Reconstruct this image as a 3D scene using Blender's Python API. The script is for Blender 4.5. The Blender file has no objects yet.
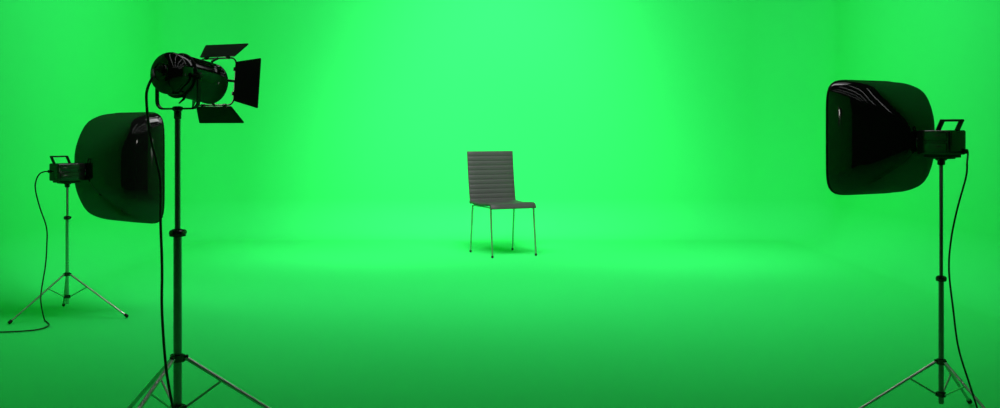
import bpy, bmesh, math
from mathutils import Vector, Matrix
C = bpy.context.scene.collection
PI = math.pi
rad = math.radians
U = 1.13            # metres per unit: every length below is a multiple of the lens height
F = 1057.0          # focal length in pixels of the 1000 px wide frame
HZ = 130.0          # row of the horizon

# ------------------------------------------------------------------ materials
def mat(name, col, rough=.5, metal=0, spec=.5, coat=0, noise=0, nscale=40, bump=0, emit=None, estr=0, rvar=0):
    m = bpy.data.materials.new(name); m.use_nodes = True
    nt = m.node_tree; b = nt.nodes['Principled BSDF']
    b.inputs['Base Color'].default_value = (*col, 1)
    b.inputs['Roughness'].default_value = rough
    b.inputs['Metallic'].default_value = metal
    b.inputs['Specular IOR Level'].default_value = spec
    b.inputs['Coat Weight'].default_value = coat
    b.inputs['Coat Roughness'].default_value = .06
    if emit:
        b.inputs['Emission Color'].default_value = (*emit, 1)
        b.inputs['Emission Strength'].default_value = estr
    tc = nt.nodes.new('ShaderNodeTexCoord')
    nz = nt.nodes.new('ShaderNodeTexNoise')
    nz.inputs['Scale'].default_value = nscale; nz.inputs['Detail'].default_value = 3
    nt.links.new(tc.outputs['Object'], nz.inputs['Vector'])
    if noise:
        mx = nt.nodes.new('ShaderNodeMix'); mx.data_type = 'RGBA'
        mx.inputs['A'].default_value = (*[c*(1-noise) for c in col], 1)
        mx.inputs['B'].default_value = (*[min(1, c*(1+noise)) for c in col], 1)
        nt.links.new(nz.outputs['Fac'], mx.inputs['Factor'])
        nt.links.new(mx.outputs['Result'], b.inputs['Base Color'])
    if rvar:
        mr = nt.nodes.new('ShaderNodeMapRange')
        mr.inputs['To Min'].default_value = rough-rvar; mr.inputs['To Max'].default_value = rough+rvar
        nt.links.new(nz.outputs['Fac'], mr.inputs['Value'])
        nt.links.new(mr.outputs['Result'], b.inputs['Roughness'])
    if bump:
        bp = nt.nodes.new('ShaderNodeBump'); bp.inputs['Strength'].default_value = bump
        bp.inputs['Distance'].default_value = .002
        nt.links.new(nz.outputs['Fac'], bp.inputs['Height'])
        nt.links.new(bp.outputs['Normal'], b.inputs['Normal'])
    return m
M = dict(
    green=mat('chroma_green_paint', (.036, .76, .154), 1.0, spec=.04, noise=.012, nscale=1.5),
    matte=mat('black_matte_metal', (.006, .006, .006), .5, spec=.25, noise=.2, nscale=60),
    rubber=mat('black_rubber', (.008, .008, .008), .55, spec=.25, noise=.2, nscale=90),
    steel=mat('brushed_steel', (.50, .50, .47), .28, metal=1, noise=.04, nscale=20, rvar=.02),
    dsteel=mat('dark_steel', (.20, .205, .19), .33, metal=.9, noise=.08, nscale=120, rvar=.02),
    chrome=mat('satin_chrome', (.50, .47, .42), .35, metal=1, noise=.05, nscale=80),
    leather=mat('charcoal_leather', (.042, .042, .041), .5, spec=.25, noise=.12, nscale=150, bump=.25),
    piping=mat('dark_piping', (.03, .022, .024), .5, spec=.3, noise=.1, nscale=90),
    diffuser=mat('lit_white_diffuser', (.8, .8, .8), .8, noise=.01, emit=(1, .98, .94), estr=6.0),
    lens=mat('lit_glass_lens', (.8, .8, .8), .2, noise=.01, emit=(1, .97, .9), estr=20.0),
)

def lacquer(name, gloss, rough, base, nscale):
    """black lacquer: an even mirror coat over a black body"""
    m = bpy.data.materials.new(name); m.use_nodes = True
    nt = m.node_tree; nt.nodes.clear()
    out = nt.nodes.new('ShaderNodeOutputMaterial'); ad = nt.nodes.new('ShaderNodeAddShader')
    g = nt.nodes.new('ShaderNodeBsdfGlossy'); d = nt.nodes.new('ShaderNodeBsdfDiffuse')
    g.inputs['Color'].default_value = (gloss, gloss, gloss, 1)
    d.inputs['Color'].default_value = (base, base, base, 1)
    tc = nt.nodes.new('ShaderNodeTexCoord'); nz = nt.nodes.new('ShaderNodeTexNoise'); mr = nt.nodes.new('ShaderNodeMapRange')
    nz.inputs['Scale'].default_value = nscale
    mr.inputs['To Min'].default_value = rough*.85; mr.inputs['To Max'].default_value = rough*1.15
    nt.links.new(tc.outputs['Object'], nz.inputs['Vector']); nt.links.new(nz.outputs['Fac'], mr.inputs['Value'])
    nt.links.new(mr.outputs['Result'], g.inputs['Roughness'])
    nt.links.new(g.outputs[0], ad.inputs[0]); nt.links.new(d.outputs[0], ad.inputs[1]); nt.links.new(ad.outputs[0], out.inputs['Surface'])
    return m
M['shell'] = lacquer('black_lacquer', .048, .07, .0075, 5)
M['black'] = lacquer('black_plastic', .055, .16, .011, 12)

# ------------------------------------------------------------------ mesh helpers
def build(name, bm, m, parent=None, smooth=True, ang=40):
    bmesh.ops.recalc_face_normals(bm, faces=bm.faces[:])
    for v in bm.verts: v.co *= U
    me = bpy.data.meshes.new(name); bm.to_mesh(me); bm.free()
    me.materials.append(M[m])
    if smooth:
        me.shade_smooth()
        me.set_sharp_from_angle(angle=math.radians(ang))
    o = bpy.data.objects.new(name, me); C.objects.link(o)
    if parent: o.parent = parent
    return o
def thing(name, label, cat, loc=(0, 0, 0), rz=0, group=None):
    o = bpy.data.objects.new(name, None); C.objects.link(o)
    o.empty_display_size = .1
    o.location = Vector(loc)*U; o.rotation_euler = (0, 0, rz)
    o['label'] = label; o['category'] = cat
    if group: o['group'] = group
    return o
def tag(o, label, cat, group=None):
    o['label'] = label; o['category'] = cat
    if group: o['group'] = group
    return o

def box(bm, c, s, bev=0, rot=None, seg=2):
    r = bmesh.ops.create_cube(bm, size=1)
    vs = r['verts']
    mt = Matrix.Translation(c) @ (rot.to_4x4() if rot else Matrix()) @ Matrix.Diagonal((*s, 1))
    bmesh.ops.transform(bm, matrix=mt, verts=vs)
    if bev:
        es = list({e for v in vs for e in v.link_edges})
        bmesh.ops.bevel(bm, geom=es, offset=bev, segments=seg, profile=.5, affect='EDGES')
def catmull(pts, n=8):
    P = [Vector(p) for p in pts]; out = []
    for i in range(len(P)-1):
        a = P[i-1] if i else P[0]*2-P[1]
        b, c = P[i], P[i+1]
        d = P[i+2] if i+2 < len(P) else c*2-b
        for k in range(n):
            t = k/n
            out.append(.5*((2*b)+(c-a)*t+(2*a-5*b+4*c-d)*t*t+(3*b-a-3*c+d)*t**3))
    out.append(P[-1]); return out
def tube(bm, pts, r, seg=12, closed=False, flat=None):
    P = [Vector(p) for p in pts]; n = len(P)
    rings = []; prev = None
    for i in range(n):
        if closed: t = P[(i+1) % n]-P[i-1]
        else: t = P[min(i+1, n-1)]-P[max(i-1, 0)]
        t.normalize()
        if prev is None:
            a = Vector((0, 0, 1)) if abs(t.z) < .9 else Vector((1, 0, 0))
            u = t.cross(a).normalized()
        else:
            u = (prev-t*prev.dot(t)).normalized()
        prev = u; w = t.cross(u)
        rr = r[i] if isinstance(r, (list, tuple)) else r
        f = flat or 1
        rings.append([bm.verts.new(P[i]+u*(rr*math.cos(2*PI*k/seg))+w*(rr*f*math.sin(2*PI*k/seg))) for k in range(seg)])
    m = n if closed else n-1
    for i in range(m):
        A, B = rings[i], rings[(i+1) % n]
        for k in range(seg):
            bm.faces.new((A[k], A[(k+1) % seg], B[(k+1) % seg], B[k]))
    if not closed:
        bm.faces.new(rings[0][::-1]); bm.faces.new(rings[-1])
def lathe(bm, prof, seg=48, mtx=None, cap0=True, cap1=True):
    """prof: (u, r) pairs along local +Y"""
    rings = []
    for u, r in prof:
        rings.append([bm.verts.new((r*math.cos(2*PI*k/seg), u, r*math.sin(2*PI*k/seg))) for k in range(seg)])
    if mtx:
        for rg in rings:
            for v in rg: v.co = mtx @ v.co
    for A, B in zip(rings, rings[1:]):
        for k in range(seg): bm.faces.new((A[k], A[(k+1) % seg], B[(k+1) % seg], B[k]))
    if cap0: bm.faces.new(rings[0])
    if cap1: bm.faces.new(rings[-1])
ZUP = Matrix.Rotation(PI/2, 4, 'X')      # turns a lathe along +Y into one along +Z
def zlathe(bm, prof, seg=32, loc=(0, 0, 0)):
    lathe(bm, prof, seg, Matrix.Translation(loc) @ ZUP)
NB = bmesh.new

# ------------------------------------------------------------------ the cyclorama
WX0, WX1, WZ, CR, VR = -3.02, 2.97, 9.9, .36, .62
Y0, TOP = 1.6, 3.6
def plan(ins):
    """U plan inset by ins, with outward normals; returns (x, y, nx, ny, part)"""
    out = []; r = VR-ins
    for i in range(25):
        y = Y0+(WZ-VR-Y0)*i/24; out.append((WX0+ins, y, 1, 0, 'L'))
    for i in range(1, 33):
        a = PI-PI/2*i/32
        out.append((WX0+VR+r*math.cos(a), WZ-VR+r*math.sin(a), -math.cos(a), -math.sin(a), 'L' if i <= 16 else 'B'))
    for i in range(1, 25):
        x = WX0+VR+(WX1-WX0-2*VR)*i/24; out.append((x, WZ-ins, 0, -1, 'B'))
    for i in range(1, 33):
        a = PI/2-PI/2*i/32
        out.append((WX1-VR+r*math.cos(a), WZ-VR+r*math.sin(a), -math.cos(a), -math.sin(a), 'B' if i <= 16 else 'R'))
    for i in range(1, 25):
        y = WZ-VR+(Y0-WZ+VR)*i/24; out.append((WX1-ins, y, -1, 0, 'R'))
    return out
def grid_mesh(name, rows, nrm):
    nv = len(rows[0]); vs = [tuple(c*U for c in p) for r in rows for p in r]
    fs = [(i*nv+k, i*nv+k+1, (i+1)*nv+k+1, (i+1)*nv+k) for i in range(len(rows)-1) for k in range(nv-1)]
    me = bpy.data.meshes.new(name); me.from_pydata(vs, [], fs)
    me.shade_smooth()
    # orient faces with the wanted normals
    me.update()
    flat = [n for r in nrm for n in r]
    p = me.polygons[0]
    if p.normal.dot(Vector(flat[p.vertices[0]])) < 0: me.flip_normals()
    me.normals_split_custom_set_from_vertices(flat)
    me.materials.append(M['green'])
    o = bpy.data.objects.new(name, me); C.objects.link(o); o['kind'] = 'structure'
    return o
P0 = plan(0)
def wall(name, a, b):
    rows, nr = [], []
    for k in range(13):
        z = CR+(TOP-CR)*k/12
        rows.append([(p[0], p[1], z) for p in P0[a:b]]); nr.append([(p[2], p[3], 0) for p in P0[a:b]])
    return grid_mesh(name, rows, nr)
wall('wall_left', 0, 41); wall('wall_back', 40, 97); wall('wall_right', 96, len(P0))
# floor: flat part closed by the quarter-round cove that runs up into the walls
rows, nr = [], []
for k in range(25):
    a = PI/2*k/24; ins = CR*(1-math.sin(a))
    z = CR*(1-math.cos(a))
    pl = plan(CR*(1-math.sin(a)))
    rows.append([(p[0], p[1], z) for p in pl])
    nr.append([(p[2]*math.sin(a), p[3]*math.sin(a), math.cos(a)) for p in pl])
inner = plan(CR)
mid = (WX0+WX1)/2
for s in (.9, .6, .3, 0.0):
    rows.insert(0, [(mid+(p[0]-mid)*s, p[1] if p[1] < Y0+.01 else Y0+(p[1]-Y0)*(s if s else 0)+0, 0) for p in inner])
    nr.insert(0, [(0, 0, 1)]*len(inner))
fl = grid_mesh('floor', rows, nr)
# run the floor on towards and behind the camera
bm = NB(); bm.from_mesh(fl.data)
vs = [bm.verts.new(Vector(c)*U) for c in ((-4.2, -1.5, 0), (4.2, -1.5, 0), (4.2, Y0, 0), (-4.2, Y0, 0))]
bm.faces.new(vs); bm.to_mesh(fl.data); bm.free()

# ------------------------------------------------------------------ chair
def make_chair():
    W = .411                      # width of the shell
    D = .41
    yaw = math.atan2(.1825, .396)        # front turned a little to the right of the camera
    cx, cy = .0225, 8.53
    t = thing('dining_chair', 'charcoal ribbed leather chair on thin metal legs, alone in the middle of the green set', 'chair',
              (cx, cy, 0), yaw)
    # local: -Y is the front, +Y the back
    hs = .418
    def sheet(path, th, w, side_r=.006, xo=0):
        """extrude a (y, z) centre path of thickness th to width w as a closed solid with rounded side edges"""
        bm = NB(); n = len(path); P = [Vector((xo, *p)) for p in path]
        ups = []
        for i in range(n):
            tg = (P[min(i+1, n-1)]-P[max(i-1, 0)]).normalized()
            ups.append(Vector((0, tg.z, -tg.y)))
        cols = [(-w/2, .35), (-w/2+.0025, .75), (-w/2+side_r, 1)]+[(-w/2+side_r+(w-2*side_r)*k/6, 1) for k in range(1, 6)]+[(w/2-side_r, 1), (w/2-.0025, .75), (w/2, .35)]
        top = []; bot = []
        for i in range(n):
            th_i = th[i] if isinstance(th, list) else (th, th)
            top.append([bm.verts.new(P[i]+Vector((x, 0, 0))-ups[i]*(th_i[0]*f)) for x, f in cols])
            bot.append([bm.verts.new(P[i]+Vector((x, 0, 0))+ups[i]*(th_i[1]*f)) for x, f in cols])
        m = len(cols)
        for i in range(n-1):
            for k in range(m-1):
                bm.faces.new((top[i][k], top[i][k+1], top[i+1][k+1], top[i+1][k]))
                bm.faces.new((bot[i][k], bot[i+1][k], bot[i+1][k+1], bot[i][k+1]))
            for k in (0, m-1):
                bm.faces.new((top[i][k], top[i+1][k], bot[i+1][k], bot[i][k]))
        for i in (0, n-1):
            for k in range(m-1):
                bm.faces.new((top[i][k], top[i][k+1], bot[i][k+1], bot[i][k]))
        return bm
    # seat: gently dished, front edge rolled down
    yb = D/2
    path = []; th = []
    N = 72
    for k in range(N+1):
        s = k/N
        y = yb-(D-.02)*s
        z = hs-.011+.004*math.cos(2*PI*s)
        path.append((y, z))
    for k in range(1, 11):
        a = k/10*1.35
        path.append((yb-(D-.02)-.034*math.sin(a), hs-.007-.041*(1-math.cos(a))))
    L = [0]
    for a, b in zip(path, path[1:]): L.append(L[-1]+math.hypot(a[0]-b[0], a[1]-b[1]))
    nr_ = 9
    for l in L:
        q = abs(math.sin(PI*nr_*l/L[-1]))
        th.append((.006+.0035*q**.5, .013))
    seat = build('seat', sheet(path, th, W-.014, xo=-.008), 'leather', t, ang=60)
    # backrest: eleven cushioned ribs, leaning back
    lean = .062; hb = .828-hs+.012
    path = []; th = []
    N = 110
    nb = 11
    for k in range(N+1):
        s = k/N
        path.append((yb+.004+lean*s+.006*math.sin(PI*s), hs-.02+hb*s))
        q = abs(math.sin(PI*nb*s))
        th.append((.005+.0075*q**.6, .005+.003*q**.6))
    back = build('backrest', sheet(path, [(b, a) for a, b in th], W-.002, xo=.009), 'leather', t, ang=60)
    for s in (-1, 1):
        bm = NB()
        tube(bm, [(.009+s*(W/2-.002), y, z) for y, z in path[::5]], .0042, 8)
        build('piping', bm, 'piping', back)
    bm = NB(); tube(bm, [(.009+x*W/2, path[-1][0], path[-1][1]) for x in (-1, -.5, 0, .5, 1)], .0045, 8)
    build('piping', bm, 'piping', back)
    # under-frame
    fx, fy = .187, .172
    bm = NB()
    zf = hs-.03
    crn = []
    for sx, sy in ((1, 1), (-1, 1), (-1, -1), (1, -1)):
        a0 = math.atan2(sy, sx)-PI/4
        for k in range(5):
            a = a0+PI/2*k/4
            crn.append((sx*(fx-.02)+.02*math.cos(a), sy*(fy-.02)+.02*math.sin(a), zf))
    tube(bm, crn, .0065, 8, closed=True)
    build('seat_frame', bm, 'chrome', t)
    for sx in (-1, 1):
        for sy in (-1, 1):
            bm = NB()
            foot = (sx*.190, sy*.217, .012); top = (sx*fx, sy*(fy+.006), zf)
            tube(bm, [top, foot], [.0082, .0070], 12)
            lg = build('leg', bm, 'chrome', t)
            bm = NB(); zlathe(bm, [(0, .006), (.002, .0092), (.016, .0085), (.019, .006)], 16, (foot[0], foot[1], 0))
            build('foot_cap', bm, 'rubber', lg)
    return t
make_chair()

# ------------------------------------------------------------------ tripod stands
def make_stand(label, loc, yaw, k, ztop, zcol, knob_ang=1.3, rf=(.322,)*3, zu=.217, zl=.0946, fat=1, off=(0, 0, 0), pole_m='dsteel'):
    """k scales the stand; yaw turns its three legs; ztop and zcol in lens heights"""
    t = thing('light_stand', label, 'light stand', (*loc, 0), 0, 'tripod light stands')
    R1, R2 = .0088*k*fat, .0062*k*fat
    bm = NB(); zlathe(bm, [(.066*k, R1*.8), (.07*k, R1), (zcol, R1)], 24)
    pole = build('lower_pole', bm, pole_m, t)
    bm = NB(); zlathe(bm, [(zcol-.02, R2), (ztop, R2), (ztop+.002, R2*.8)], 24)
    build('upper_pole', bm, pole_m, t)
    # extension clamp with its knob
    bm = NB(); zlathe(bm, [(zcol-.014*k, R1*1.05), (zcol-.012*k, R1*1.9), (zcol-.004*k, R1*2.05), (zcol+.002*k, R1*1.9), (zcol+.006*k, R1*1.1)], 24)
    cl = build('clamp', bm, 'black', t)
    bm = NB(); d = Vector((math.cos(knob_ang), math.sin(knob_ang), 0)); zc = Vector((0, 0, zcol-.004*k))
    tube(bm, [zc+d*R1*1.5, zc+d*R1*2.6, zc+d*R1*2.7, zc+d*R1*3.2], [R1*.35, R1*.35, R1*.7, R1*.6], 12)
    build('knob', bm, 'black', cl)
    zu *= k; zl *= k
    for nm, zz, s in (('leg_collar', zu, 1), ('brace_collar', zl, .85)):
        bm = NB(); zlathe(bm, [(zz-.010*k*s, R1*1.05), (zz-.009*k*s, R1*1.75), (zz+.008*k*s, R1*1.75), (zz+.010*k*s, R1*1.1)], 24)
        for j in range(3):
            a = yaw+2*PI*j/3+rad(off[j])
            box(bm, Vector((math.cos(a)*R1*1.8*s, math.sin(a)*R1*1.8*s, zz)), (R1*1.5*s, R1*1.1*s, .014*k*s), .0015*k, Matrix.Rotation(a, 3, 'Z'))
        build(nm, bm, 'black', t)
    for j in range(3):
        a = yaw+2*PI*j/3+rad(off[j]); d = Vector((math.cos(a), math.sin(a), 0)); w = Vector((-d.y, d.x, 0))
        p0 = d*(R1*1.9)+Vector((0, 0, zu)); p1 = d*rf[j]*k+Vector((0, 0, .016*k))
        bm = NB(); tube(bm, [p0, p1], .0058*k*(1+.6*(fat-1)), 14, flat=.85)
        lg = build('leg', bm, 'steel', t)
        bm = NB(); ax = (p1-p0).normalized()
        tube(bm, [p1-ax*.006*k, p1-ax*.004*k, p1+ax*.012*k, p1+ax*.016*k], [.007*k, .0085*k, .009*k, .005*k], 16)
        build('rubber_foot', bm, 'rubber', lg)
        q0 = d*(R1*1.9)+Vector((0, 0, zl)); q1 = p0.lerp(p1, .31)
        bm = NB()
        tube(bm, [q0, q1], .0034*k, 8)
        tube(bm, [q1-w*.006*k, q1+w*.006*k], .0036*k, 8)
        build('brace', bm, 'steel', t)
    return t
SL = (-2.323, 5.674); SR = (1.5055, 3.607); SF = (-1.030, 3.377)
make_stand('steel tripod stand under the left softbox, all three black feet in view', SL, rad(-9.5), 1.0, .706, .533, rf=(.338, .330, .305), zu=.226, zl=.106, off=(0, 5, 0), pole_m='steel')
make_stand('slim tripod stand carrying the softbox at the right of the set', SR, rad(51.3), 1.0, .885, .497, rf=(.310, .298, .306), zu=.210, zl=.0985, off=(-1.5, 0, 0))
make_stand('thickest and nearest tripod stand, holding up the spotlight with flaps', SF, rad(12), 1.253, 1.055, .676, fat=1.18, rf=(.312, .322, .322), zl=.090)

# ------------------------------------------------------------------ softbox lights
def section(u, r, n, N=96, sq=1.0):
    out = []
    for k in range(N):
        a = 2*PI*(k+.5)/N
        c, s = math.cos(a), math.sin(a)
        q = (abs(c)**n+abs(s)**n)**(-1/n)
        out.append((r*q*c, u, r*q*s))
    return out
def make_softbox(label, loc, z, yaw, S, Dp, L, w, h, inlet):
    """the light points along local +Y; its stand is under the origin"""
    t = thing('softbox_light', label, 'softbox light', (*loc, z), yaw, 'softbox studio lights')
    # housing
    bm = NB()
    box(bm, Vector((0, 0, 0)), (w, L, h), .006, seg=3)
    for s in (-1, 1):             # raised side panels with a groove between them
        box(bm, Vector((s*w*.5, 0, h*.24)), (.006, L*.86, h*.34), .0025)
        box(bm, Vector((s*w*.5, 0, -h*.22)), (.006, L*.86, h*.40), .0025)
        box(bm, Vector((s*w*.5, L*.03, h*.03)), (.004, L*.78, h*.05), .001)
    box(bm, Vector((0, -L*.5, 0)), (w*.84, .006, h*.82), .0025)
    hous = build('housing', bm, 'black', t)
    bm = NB()                      # stepped foot of the housing
    box(bm, Vector((0, -.004, -h*.5-.004)), (w*.8, L*.74, .012), .002)
    box(bm, Vector((0, -.004, -h*.5-.010)), (w*.62, L*.5, .010), .002)
    build('base_plate', bm, 'matte', t)
    bm = NB()
    zlathe(bm, [(-h*.5-.036, .010), (-h*.5-.034, .0125), (-h*.5-.022, .0125), (-h*.5-.018, .019), (-h*.5-.012, .019)], 24)
    build('stand_socket', bm, 'black', t)
    # leaning carry handle over the rear half
    bm = NB(); hh = h*.42; y0, y1 = -L*.47, L*.10; ln = -.018
    z0 = h*.5-.002
    pts = [(0, y0, z0), (0, y0+ln, z0+hh), (0, y1+ln, z0+hh), (0, y1, z0)]
    for a, b in ((0, 1), (1, 2), (2, 3)):
        A, B = Vector(pts[a]), Vector(pts[b]); d = B-A
        rot = Matrix((Vector((1, 0, 0)), d.normalized(), Vector((1, 0, 0)).cross(d.normalized()))).transposed()
        ext = .008 if a == 1 else 0
        box(bm, (A+B)/2, (.020, d.length+ext, .008), .002, rot)
    build('handle', bm, 'matte', t)
    # rear power inlet
    bm = NB(); lathe(bm, [(-L*.5-.012, .005), (-L*.5-.010, .008), (-L*.5+.002, .008)], 20, Matrix.Translation((inlet[0], 0, inlet[1])))
    build('power_inlet', bm, 'matte', t)
    # speed ring
    yf = L*.5
    bm = NB()
    lathe(bm, [(yf-.002, h*.44), (yf+.003, h*.48), (yf+.010, h*.48)], 48)
    build('speed_ring', bm, 'black', t)
    # shell, its centre a little above the housing
    dz = Vector((0, 0, .015))
    R = S/2
    prof = [(0, .2, 4), (.015, .26, 4), (.045, .34, 4.2), (.10, .445, 4.5), (.20, .58, 5), (.35, .755, 5.4), (.5, .885, 5.8), (.7, .965, 6.3), (.85, .992, 6.8), (.96, 1.0, 7), (.985, .992, 7), (1.0, .975, 7)]
    pp = catmull([Vector((a, b, c)) for a, b, c in prof], 3)
    bm = NB(); rings = []
    ub = yf+.006
    for v in pp: rings.append([bm.verts.new(Vector(p)+dz) for p in section(ub+v.x*Dp, v.y*R, v.z)])
    # turned-in lip and inner wall
    for u, r in ((1.0, .95), (.97, .945), (.90, .945)): rings.append([bm.verts.new(Vector(p)+dz) for p in section(ub+u*Dp, r*R, 7)])
    N = len(rings[0])
    for A, B in zip(rings, rings[1:]):
        for k in range(N): bm.faces.new((A[k], A[(k+1) % N], B[(k+1) % N], B[k]))
    bm.faces.new(rings[0])
    sh = build('softbox_shell', bm, 'shell', t, ang=50)
    bm = NB()
    ed = [Vector(p)+dz for p in section(ub+.985*Dp, R*.997, 7)]
    tube(bm, ed, .004, 8, closed=True)
    build('rim', bm, 'matte', sh)
    bm = NB(); rg = [[bm.verts.new(Vector(p)+dz) for p in section(ub+Dp*uu, R*rr, 7)] for uu, rr in ((.93, .948), (.94, .6), (.945, .25))]
    for A, B in zip(rg, rg[1:]):
        for k in range(N): bm.faces.new((A[k], A[(k+1) % N], B[(k+1) % N], B[k]))
    bm.faces.new(rg[-1])
    d = build('diffuser', bm, 'diffuser', t); d['label'] = 'white glowing front diffuser'
    return t
# yaw: local +Y turned towards the set
make_softbox('big black softbox on the left behind the spotlight, facing away to the right', SL, .775, rad(-40), .614, .315, .152, .100, .093, (-.038, .004))
make_softbox('glossy black softbox at the right of the set, facing away to the left', SR, .958, rad(30), .412, .250, .131, .088, .083, (.034, -.030))

# ------------------------------------------------------------------ spotlight with barn doors
def make_spot():
    t = thing('spotlight', 'black barrel spotlight with four barn door flaps on the nearest stand', 'spotlight', (*SF, 1.171), rad(-25))
    T = Matrix.Translation((0, 0, .004)) @ Matrix.Rotation(rad(-7.5), 4, 'X') @ Matrix.Translation((0, .005, 0))
    R = .0665
    bm = NB()
    lathe(bm, [(-.046, R*.985), (-.044, R), (-.008, R), (-.006, R*1.03), (.010, R*1.03), (.012, R), (.06, R), (.10, R), (.145, R), (.147, R*1.025), (.158, R*1.025), (.162, R*1.0), (.162, R*.9), (.150, R*.88)], 64, T, cap1=False)
    # cooling fins: low ribs along the top and bottom of the barrel
    for a in [rad(90+d) for d in (-48, -39, -30, -21, -12, -3, 6, 15, 24, 33, 42)]:
        c = Vector((math.cos(a)*R, .078, math.sin(a)*R))
        box(bm, T @ c, (.003, .124, .005), .0008, (T.to_3x3() @ Matrix.Rotation(-a+PI/2, 3, 'Y')), 1)
    br = build('barrel', bm, 'shell', t)
    bm = NB()
    prof = [(-.082, .004), (-.0815, R*.3), (-.078, R*.36), (-.078, R*.42), (-.080, R*.46), (-.077, R*.62), (-.071, R*.78), (-.062, R*.91), (-.052, R*.985), (-.046, R*1.01), (-.040, R*1.01)]
    lathe(bm, prof, 64, T)
    build('rear_cap', bm, 'shell', t)
    bm = NB(); lathe(bm, [(-.088, .010), (-.086, .0125), (-.076, .0125)], 20, T @ Matrix.Translation((0, 0, .006)))
    build('cable_gland', bm, 'matte', t)
    bm = NB(); lathe(bm, [(.150, R*.885), (.156, R*.7), (.160, R*.35), (.161, .003)], 48, T, cap0=False)
    l = build('lens', bm, 'lens', t); l['label'] = 'glowing glass front lens'
    # lock band around the barrel
    bm = NB()
    tube(bm, [T @ Vector((R*1.02*math.cos(2*PI*k/48), .002, R*1.02*math.sin(2*PI*k/48))) for k in range(48)], .0045, 8, closed=True, flat=1.3)
    build('band', bm, 'matte', t)
    # yoke
    hw, zb = .085, -.103
    bm = NB(); pts = [(-hw, 0, .012), (-hw, 0, zb+.026)]
    for k in range(1, 6):
        a = PI+PI/2*k/5; pts.append((-hw+.026+.026*math.cos(a), 0, zb+.026+.026*math.sin(a)))
    for k in range(0, 5):
        a = 1.5*PI+PI/2*k/5; pts.append((hw-.026+.026*math.cos(a), 0, zb+.026+.026*math.sin(a)))
    pts += [(hw, 0, zb+.026), (hw, 0, .012)]
    ring = []
    for i, p in enumerate(pts):
        P = Vector(p); a = Vector(pts[max(i-1, 0)]); b = Vector(pts[min(i+1, len(pts)-1)])
        tg = (b-a).normalized(); n = Vector((tg.z, 0, -tg.x))
        ring.append([bm.verts.new(P+n*s*.0028+Vector((0, q*.006, 0))) for s, q in ((1, 1), (1, -1), (-1, -1), (-1, 1))])
    for A, B in zip(ring, ring[1:]):
        for k in range(4): bm.faces.new((A[k], A[(k+1) % 4], B[(k+1) % 4], B[k]))
    bm.faces.new(ring[0]); bm.faces.new(ring[-1])
    yk = build('yoke', bm, 'matte', t, ang=30)
    bm = NB(); zlathe(bm, [(zb-.034, .0085), (zb-.030, .0115), (zb-.008, .0115), (zb-.004, .016), (zb+.006, .016), (zb+.008, .008)], 24)
    build('spigot', bm, 'black', yk)
    for s in (-1, 1):
        bm = NB()
        mt = Matrix.Rotation(-s*PI/2, 4, 'Z')
        lathe(bm, [(R*1.0, .007), (.083, .006), (.085, .009), (.094, .009), (.096, .007)], 20, mt)
        for j in range(6):        # star grip
            a = 2*PI*j/6
            lathe(bm, [(.0855, .0035), (.093, .0035)], 10, mt @ Matrix.Translation((.009*math.cos(a), 0, .009*math.sin(a))))
        build('knob', bm, 'matte', yk)
    # small tilt lever under the barrel
    bm = NB(); tube(bm, [T @ Vector((.035, .0, -R*.98)), T @ Vector((.032, -.004, -R-.012)), T @ Vector((.022, -.012, -R-.026))], [.005, .004, .002], 10)
    build('lever', bm, 'matte', t)
    TB = T.copy(); T = Matrix.Translation((0, 0, .010)) @ Matrix.Rotation(rad(-6), 4, 'X')
    # barn door frame: rounded wire frame on stubs
    uf = .186; fh = .079; rc = .022
    bm = NB(); fr = []
    for sx, sy in ((1, 1), (-1, 1), (-1, -1), (1, -1)):
        a0 = math.atan2(sy, sx)-PI/4
        for k in range(7):
            a = a0+PI/2*k/6
            fr.append(T @ Vector((sx*(fh-rc)+rc*math.cos(a), uf, sy*(fh-rc)+rc*math.sin(a))))
    tube(bm, fr, .0028, 8, closed=True)
    for a in (0, PI/2, PI, 1.5*PI):
        d = Vector((math.cos(a), 0, math.sin(a)))
        tube(bm, [T @ (d*(R*.96)+Vector((0, .158, 0))), T @ (d*(R+.006)+Vector((0, .172, 0))), T @ (d*fh+Vector((0, uf, 0)))], .0045, 8)
    build('barn_door_frame', bm, 'matte', t)
    for a, l0, l1, v, q in ((PI/2, .073, .092, .046, .050), (0, .066, .085, .050, .062), (-PI/2, .073, .095, .046, .050), (PI, .064, .083, .050, .058)):
        d = Vector((math.cos(a), 0, math.sin(a))); w = Vector((-math.sin(a), 0, math.cos(a)))
        h0 = d*(fh+(.001 if abs(d.x) > .5 else .005))+Vector((0, uf-(.001 if abs(d.x) > .5 else .004), 0)); h1 = h0+d*q+Vector((0, v, 0))
        nrm = (h1-h0).cross(w).normalized()*.0016
        bm = NB()
        c = [h0-w*l0, h0+w*l0, h1+w*l1, h1-w*l1]
        A = [bm.verts.new(T @ (p+nrm)) for p in c]; B = [bm.verts.new(T @ (p-nrm)) for p in c]
        bm.faces.new(A); bm.faces.new(B[::-1])
        for k in range(4): bm.faces.new((A[k], A[(k+1) % 4], B[(k+1) % 4], B[k]))
        es = [e for e in bm.edges if e.calc_length() < .005]
        bmesh.ops.bevel(bm, geom=es, offset=.004, segments=3, profile=.5, affect='EDGES')
        fp = build('barn_door', bm, 'matte', t, ang=30)
        for s in (-.62, .62):
            bm = NB(); p = h0-d*.004+w*l0*s
            tube(bm, [T @ (p-w*.006), T @ (p+w*.006)], .0052, 10)
            box(bm, T @ (p+d*.006+Vector((0, .005, 0))), (.008, .008, .008), .001)
            build('hinge', bm, 'matte', fp)
make_spot()

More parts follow.
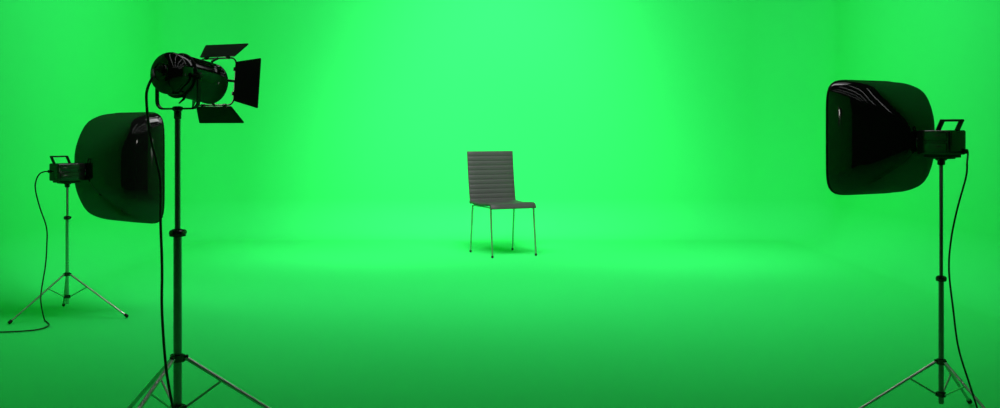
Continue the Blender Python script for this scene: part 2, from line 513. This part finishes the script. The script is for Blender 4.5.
# ------------------------------------------------------------------ cables
def P(px, py, Z): return Vector(((px-500)/F*Z, Z, 1-(py-HZ)/F*Z))
def floor_at(px, py):
    Z = F/(py-HZ); return Vector(((px-500)/F*Z, Z, .0065))
def local(loc, z, yaw, p):
    return Vector((*loc, z))+Matrix.Rotation(yaw, 3, 'Z') @ Vector(p)
def cable(pts, r, label):
    bm = NB(); pp = catmull(pts, 10)
    for p in pp: p.z = max(p.z, r)
    tube(bm, pp, r, 10)
    o = build('power_cable', bm, 'rubber'); tag(o, label, 'cable', 'power cables')
Z = 5.62
cable([local(SL, .775, rad(-40), (-.038, -.085, .004)), local(SL, .775, rad(-40), (-.04, -.105, .003)), P(39.5, 174, Z), P(36, 181, Z), P(35.5, 190, Z), P(39.6, 206.7, Z), P(46.5, 227.5, Z), P(46.8, 245, Z), P(45.5, 265, 5.6),
       P(41.5, 290, 5.55), P(41, 303, 5.48), floor_at(44.5, 321), floor_at(49, 326.5), floor_at(38, 330.8), floor_at(18, 332.7), floor_at(-5, 333.5), floor_at(-60, 334)], .0036,
      'thin black cable hanging from the left softbox and running off the left edge')
Z = 3.45
cable([local(SR, .958, rad(30), (.034, -.074, -.03)), local(SR, .958, rad(30), (.035, -.078, -.036)), P(967, 163, Z), P(967, 170, Z), P(965, 181, Z), P(957, 210, Z), P(951, 240, Z), P(949, 270, Z), P(953, 308, Z), P(958.5, 348, Z),
       P(969.5, 384, Z), P(978.5, 412, Z), P(985, 432, Z*.995)+Vector((0, 0, .0)), Vector((1.64, 3.30, .006)), Vector((1.80, 3.05, .006)), Vector((2.1, 2.9, .006))], .0031,
      'thin black cable hanging in a shallow curve behind the right softbox')
Z = 3.22
g = Vector((*SF, 1.171))+Matrix.Rotation(rad(-25), 3, 'Z') @ (Matrix.Rotation(rad(-6), 3, 'X') @ Vector((0, -.082, .011)))
g2 = Vector((*SF, 1.171))+Matrix.Rotation(rad(-25), 3, 'Z') @ (Matrix.Rotation(rad(-6), 3, 'X') @ Vector((-.010, -.100, .003)))
cable([g, g2, P(153, 76, Z), P(148, 87, Z), P(146.4, 100, Z), P(150, 135, Z), P(156, 160, Z), P(160.3, 182, Z), P(160.5, 220, Z), P(162, 266, Z), P(162, 312, Z), P(166, 367, Z), P(173, 408, Z),
       P(180, 440, 3.2), Vector((-.97, 3.10, .006)), Vector((-.99, 2.85, .006)), Vector((-1.2, 2.5, .006))], .0042,
      'black cable looping out of the back of the spotlight and down its stand')

# ------------------------------------------------------------------ light
def area(name, loc, target, sx, sy, power, col=(1, 1, 1), spread=180):
    l = bpy.data.lights.new(name, 'AREA'); l.shape = 'RECTANGLE'; l.size = sx*U; l.size_y = sy*U
    l.energy = power; l.color = col; l.spread = math.radians(spread)
    o = bpy.data.objects.new(name, l); C.objects.link(o)
    o.location = Vector(loc)*U
    o.rotation_euler = (Vector(target)-Vector(loc)).to_track_quat('-Z', 'Y').to_euler()
    return o
E = dict(strip=19, strip_out=6, side=46, back=125, back_low=115, floor_l=340, floor_r=270, front=0, mid=34, soft=1.5, world=.004, side_soft=38, tube=3.8, hot=400)
# overhead bank of strip lamps, tipped towards the back of the set
for i, x in enumerate((-1.5, -.9, -.3, .3, .9, 1.5)):
    area('strip_lamp', (x, 6.9, 3.3), (x*.7, 9.5, .9), .12, 1.4, E['strip_out'] if abs(x) > 1 else E['strip'])
def spot(name, loc, target, deg, power, blend=1, radius=.1):
    l = bpy.data.lights.new(name, 'SPOT'); l.energy = power; l.spot_size = math.radians(deg); l.spot_blend = blend
    l.shadow_soft_size = radius*U
    o = bpy.data.objects.new(name, l); C.objects.link(o); o.location = Vector(loc)*U
    o.rotation_euler = (Vector(target)-Vector(loc)).to_track_quat('-Z', 'Y').to_euler()
# unseen fills added to brighten side walls, backdrop and floor round the chair
for s in (-1, 1):
    spot('side_fill', (s*.9, 6.9, 3.4), (s*3.0, 7.6, 1.5), 84, E['side'], radius=.35)
for s in (-1, 1):
    area('side_soft_fill', (s*.7, 5.4, 3.5), (s*3.0, 7.4, 1.2), 1.2, 1.2, E['side_soft'])  # broad unseen source added to soften shadows by the side walls
spot('backdrop_fill', (0, 6.3, 3.4), (0, 9.9, 1.75), 74, E['back'], radius=.3)
spot('backdrop_fill', (0, 6.3, 3.4), (0, 9.9, .8), 80, E['back_low'], radius=.3)
spot('backdrop_fill', (0, 6.6, 3.2), (-.05, 9.9, 1.25), 60, E['hot'], radius=.3)  # extra unseen spot added for the bright centre of the backdrop
spot('floor_fill', (-1.2, 6.7, 3.2), (-1.05, 9.15, 0), 56, E['floor_l']*1.15, radius=.6)  # unseen spots added for the two bright floor patches
spot('floor_fill', (1.5, 6.5, 3.2), (1.42, 8.85, 0), 56, E['floor_r']*1.15, radius=.6)
area('overhead_fill', (0, 4.4, 3.6), (0, 4.9, 0), 3.6, 1.2, E['front'])  # added overhead fill for the front floor, switched off
area('overhead_fill', (0, 6.0, 3.6), (0, 6.8, 0), 3.6, 1.0, E['mid'])  # added overhead fill for the middle of the floor
# narrow work-light tubes over the front of the studio
for x in (-1.9, -.9, .1, 1.1, 2.1):
    area('tube_lamp', (x, 1.9, 3.4), (x, 1.9, 0), .035, 5.0, E['tube'])
M['diffuser'].node_tree.nodes['Principled BSDF'].inputs['Emission Strength'].default_value = E['soft']
w = bpy.data.worlds.new('World'); bpy.context.scene.world = w; w.use_nodes = True
w.node_tree.nodes['Background'].inputs['Color'].default_value = (.9, 1, .93, 1)
w.node_tree.nodes['Background'].inputs['Strength'].default_value = E['world']

# ------------------------------------------------------------------ camera
cd = bpy.data.cameras.new('Camera'); cam = bpy.data.objects.new('Camera', cd); C.objects.link(cam)
cam.location = (0, 0, U); cam.rotation_euler = (PI/2, 0, 0)
cd.sensor_width = 36; cd.sensor_fit = 'HORIZONTAL'; cd.lens = 36*F/1000
cd.shift_y = -(204-HZ)/1000
cd.clip_start = .05; cd.clip_end = 100
sc = bpy.context.scene; sc.camera = cam
vs_ = sc.view_settings
vs_.view_transform = 'Standard'; vs_.look = 'None'; vs_.gamma = 1; vs_.use_curve_mapping = False
vs_.exposure = -.07
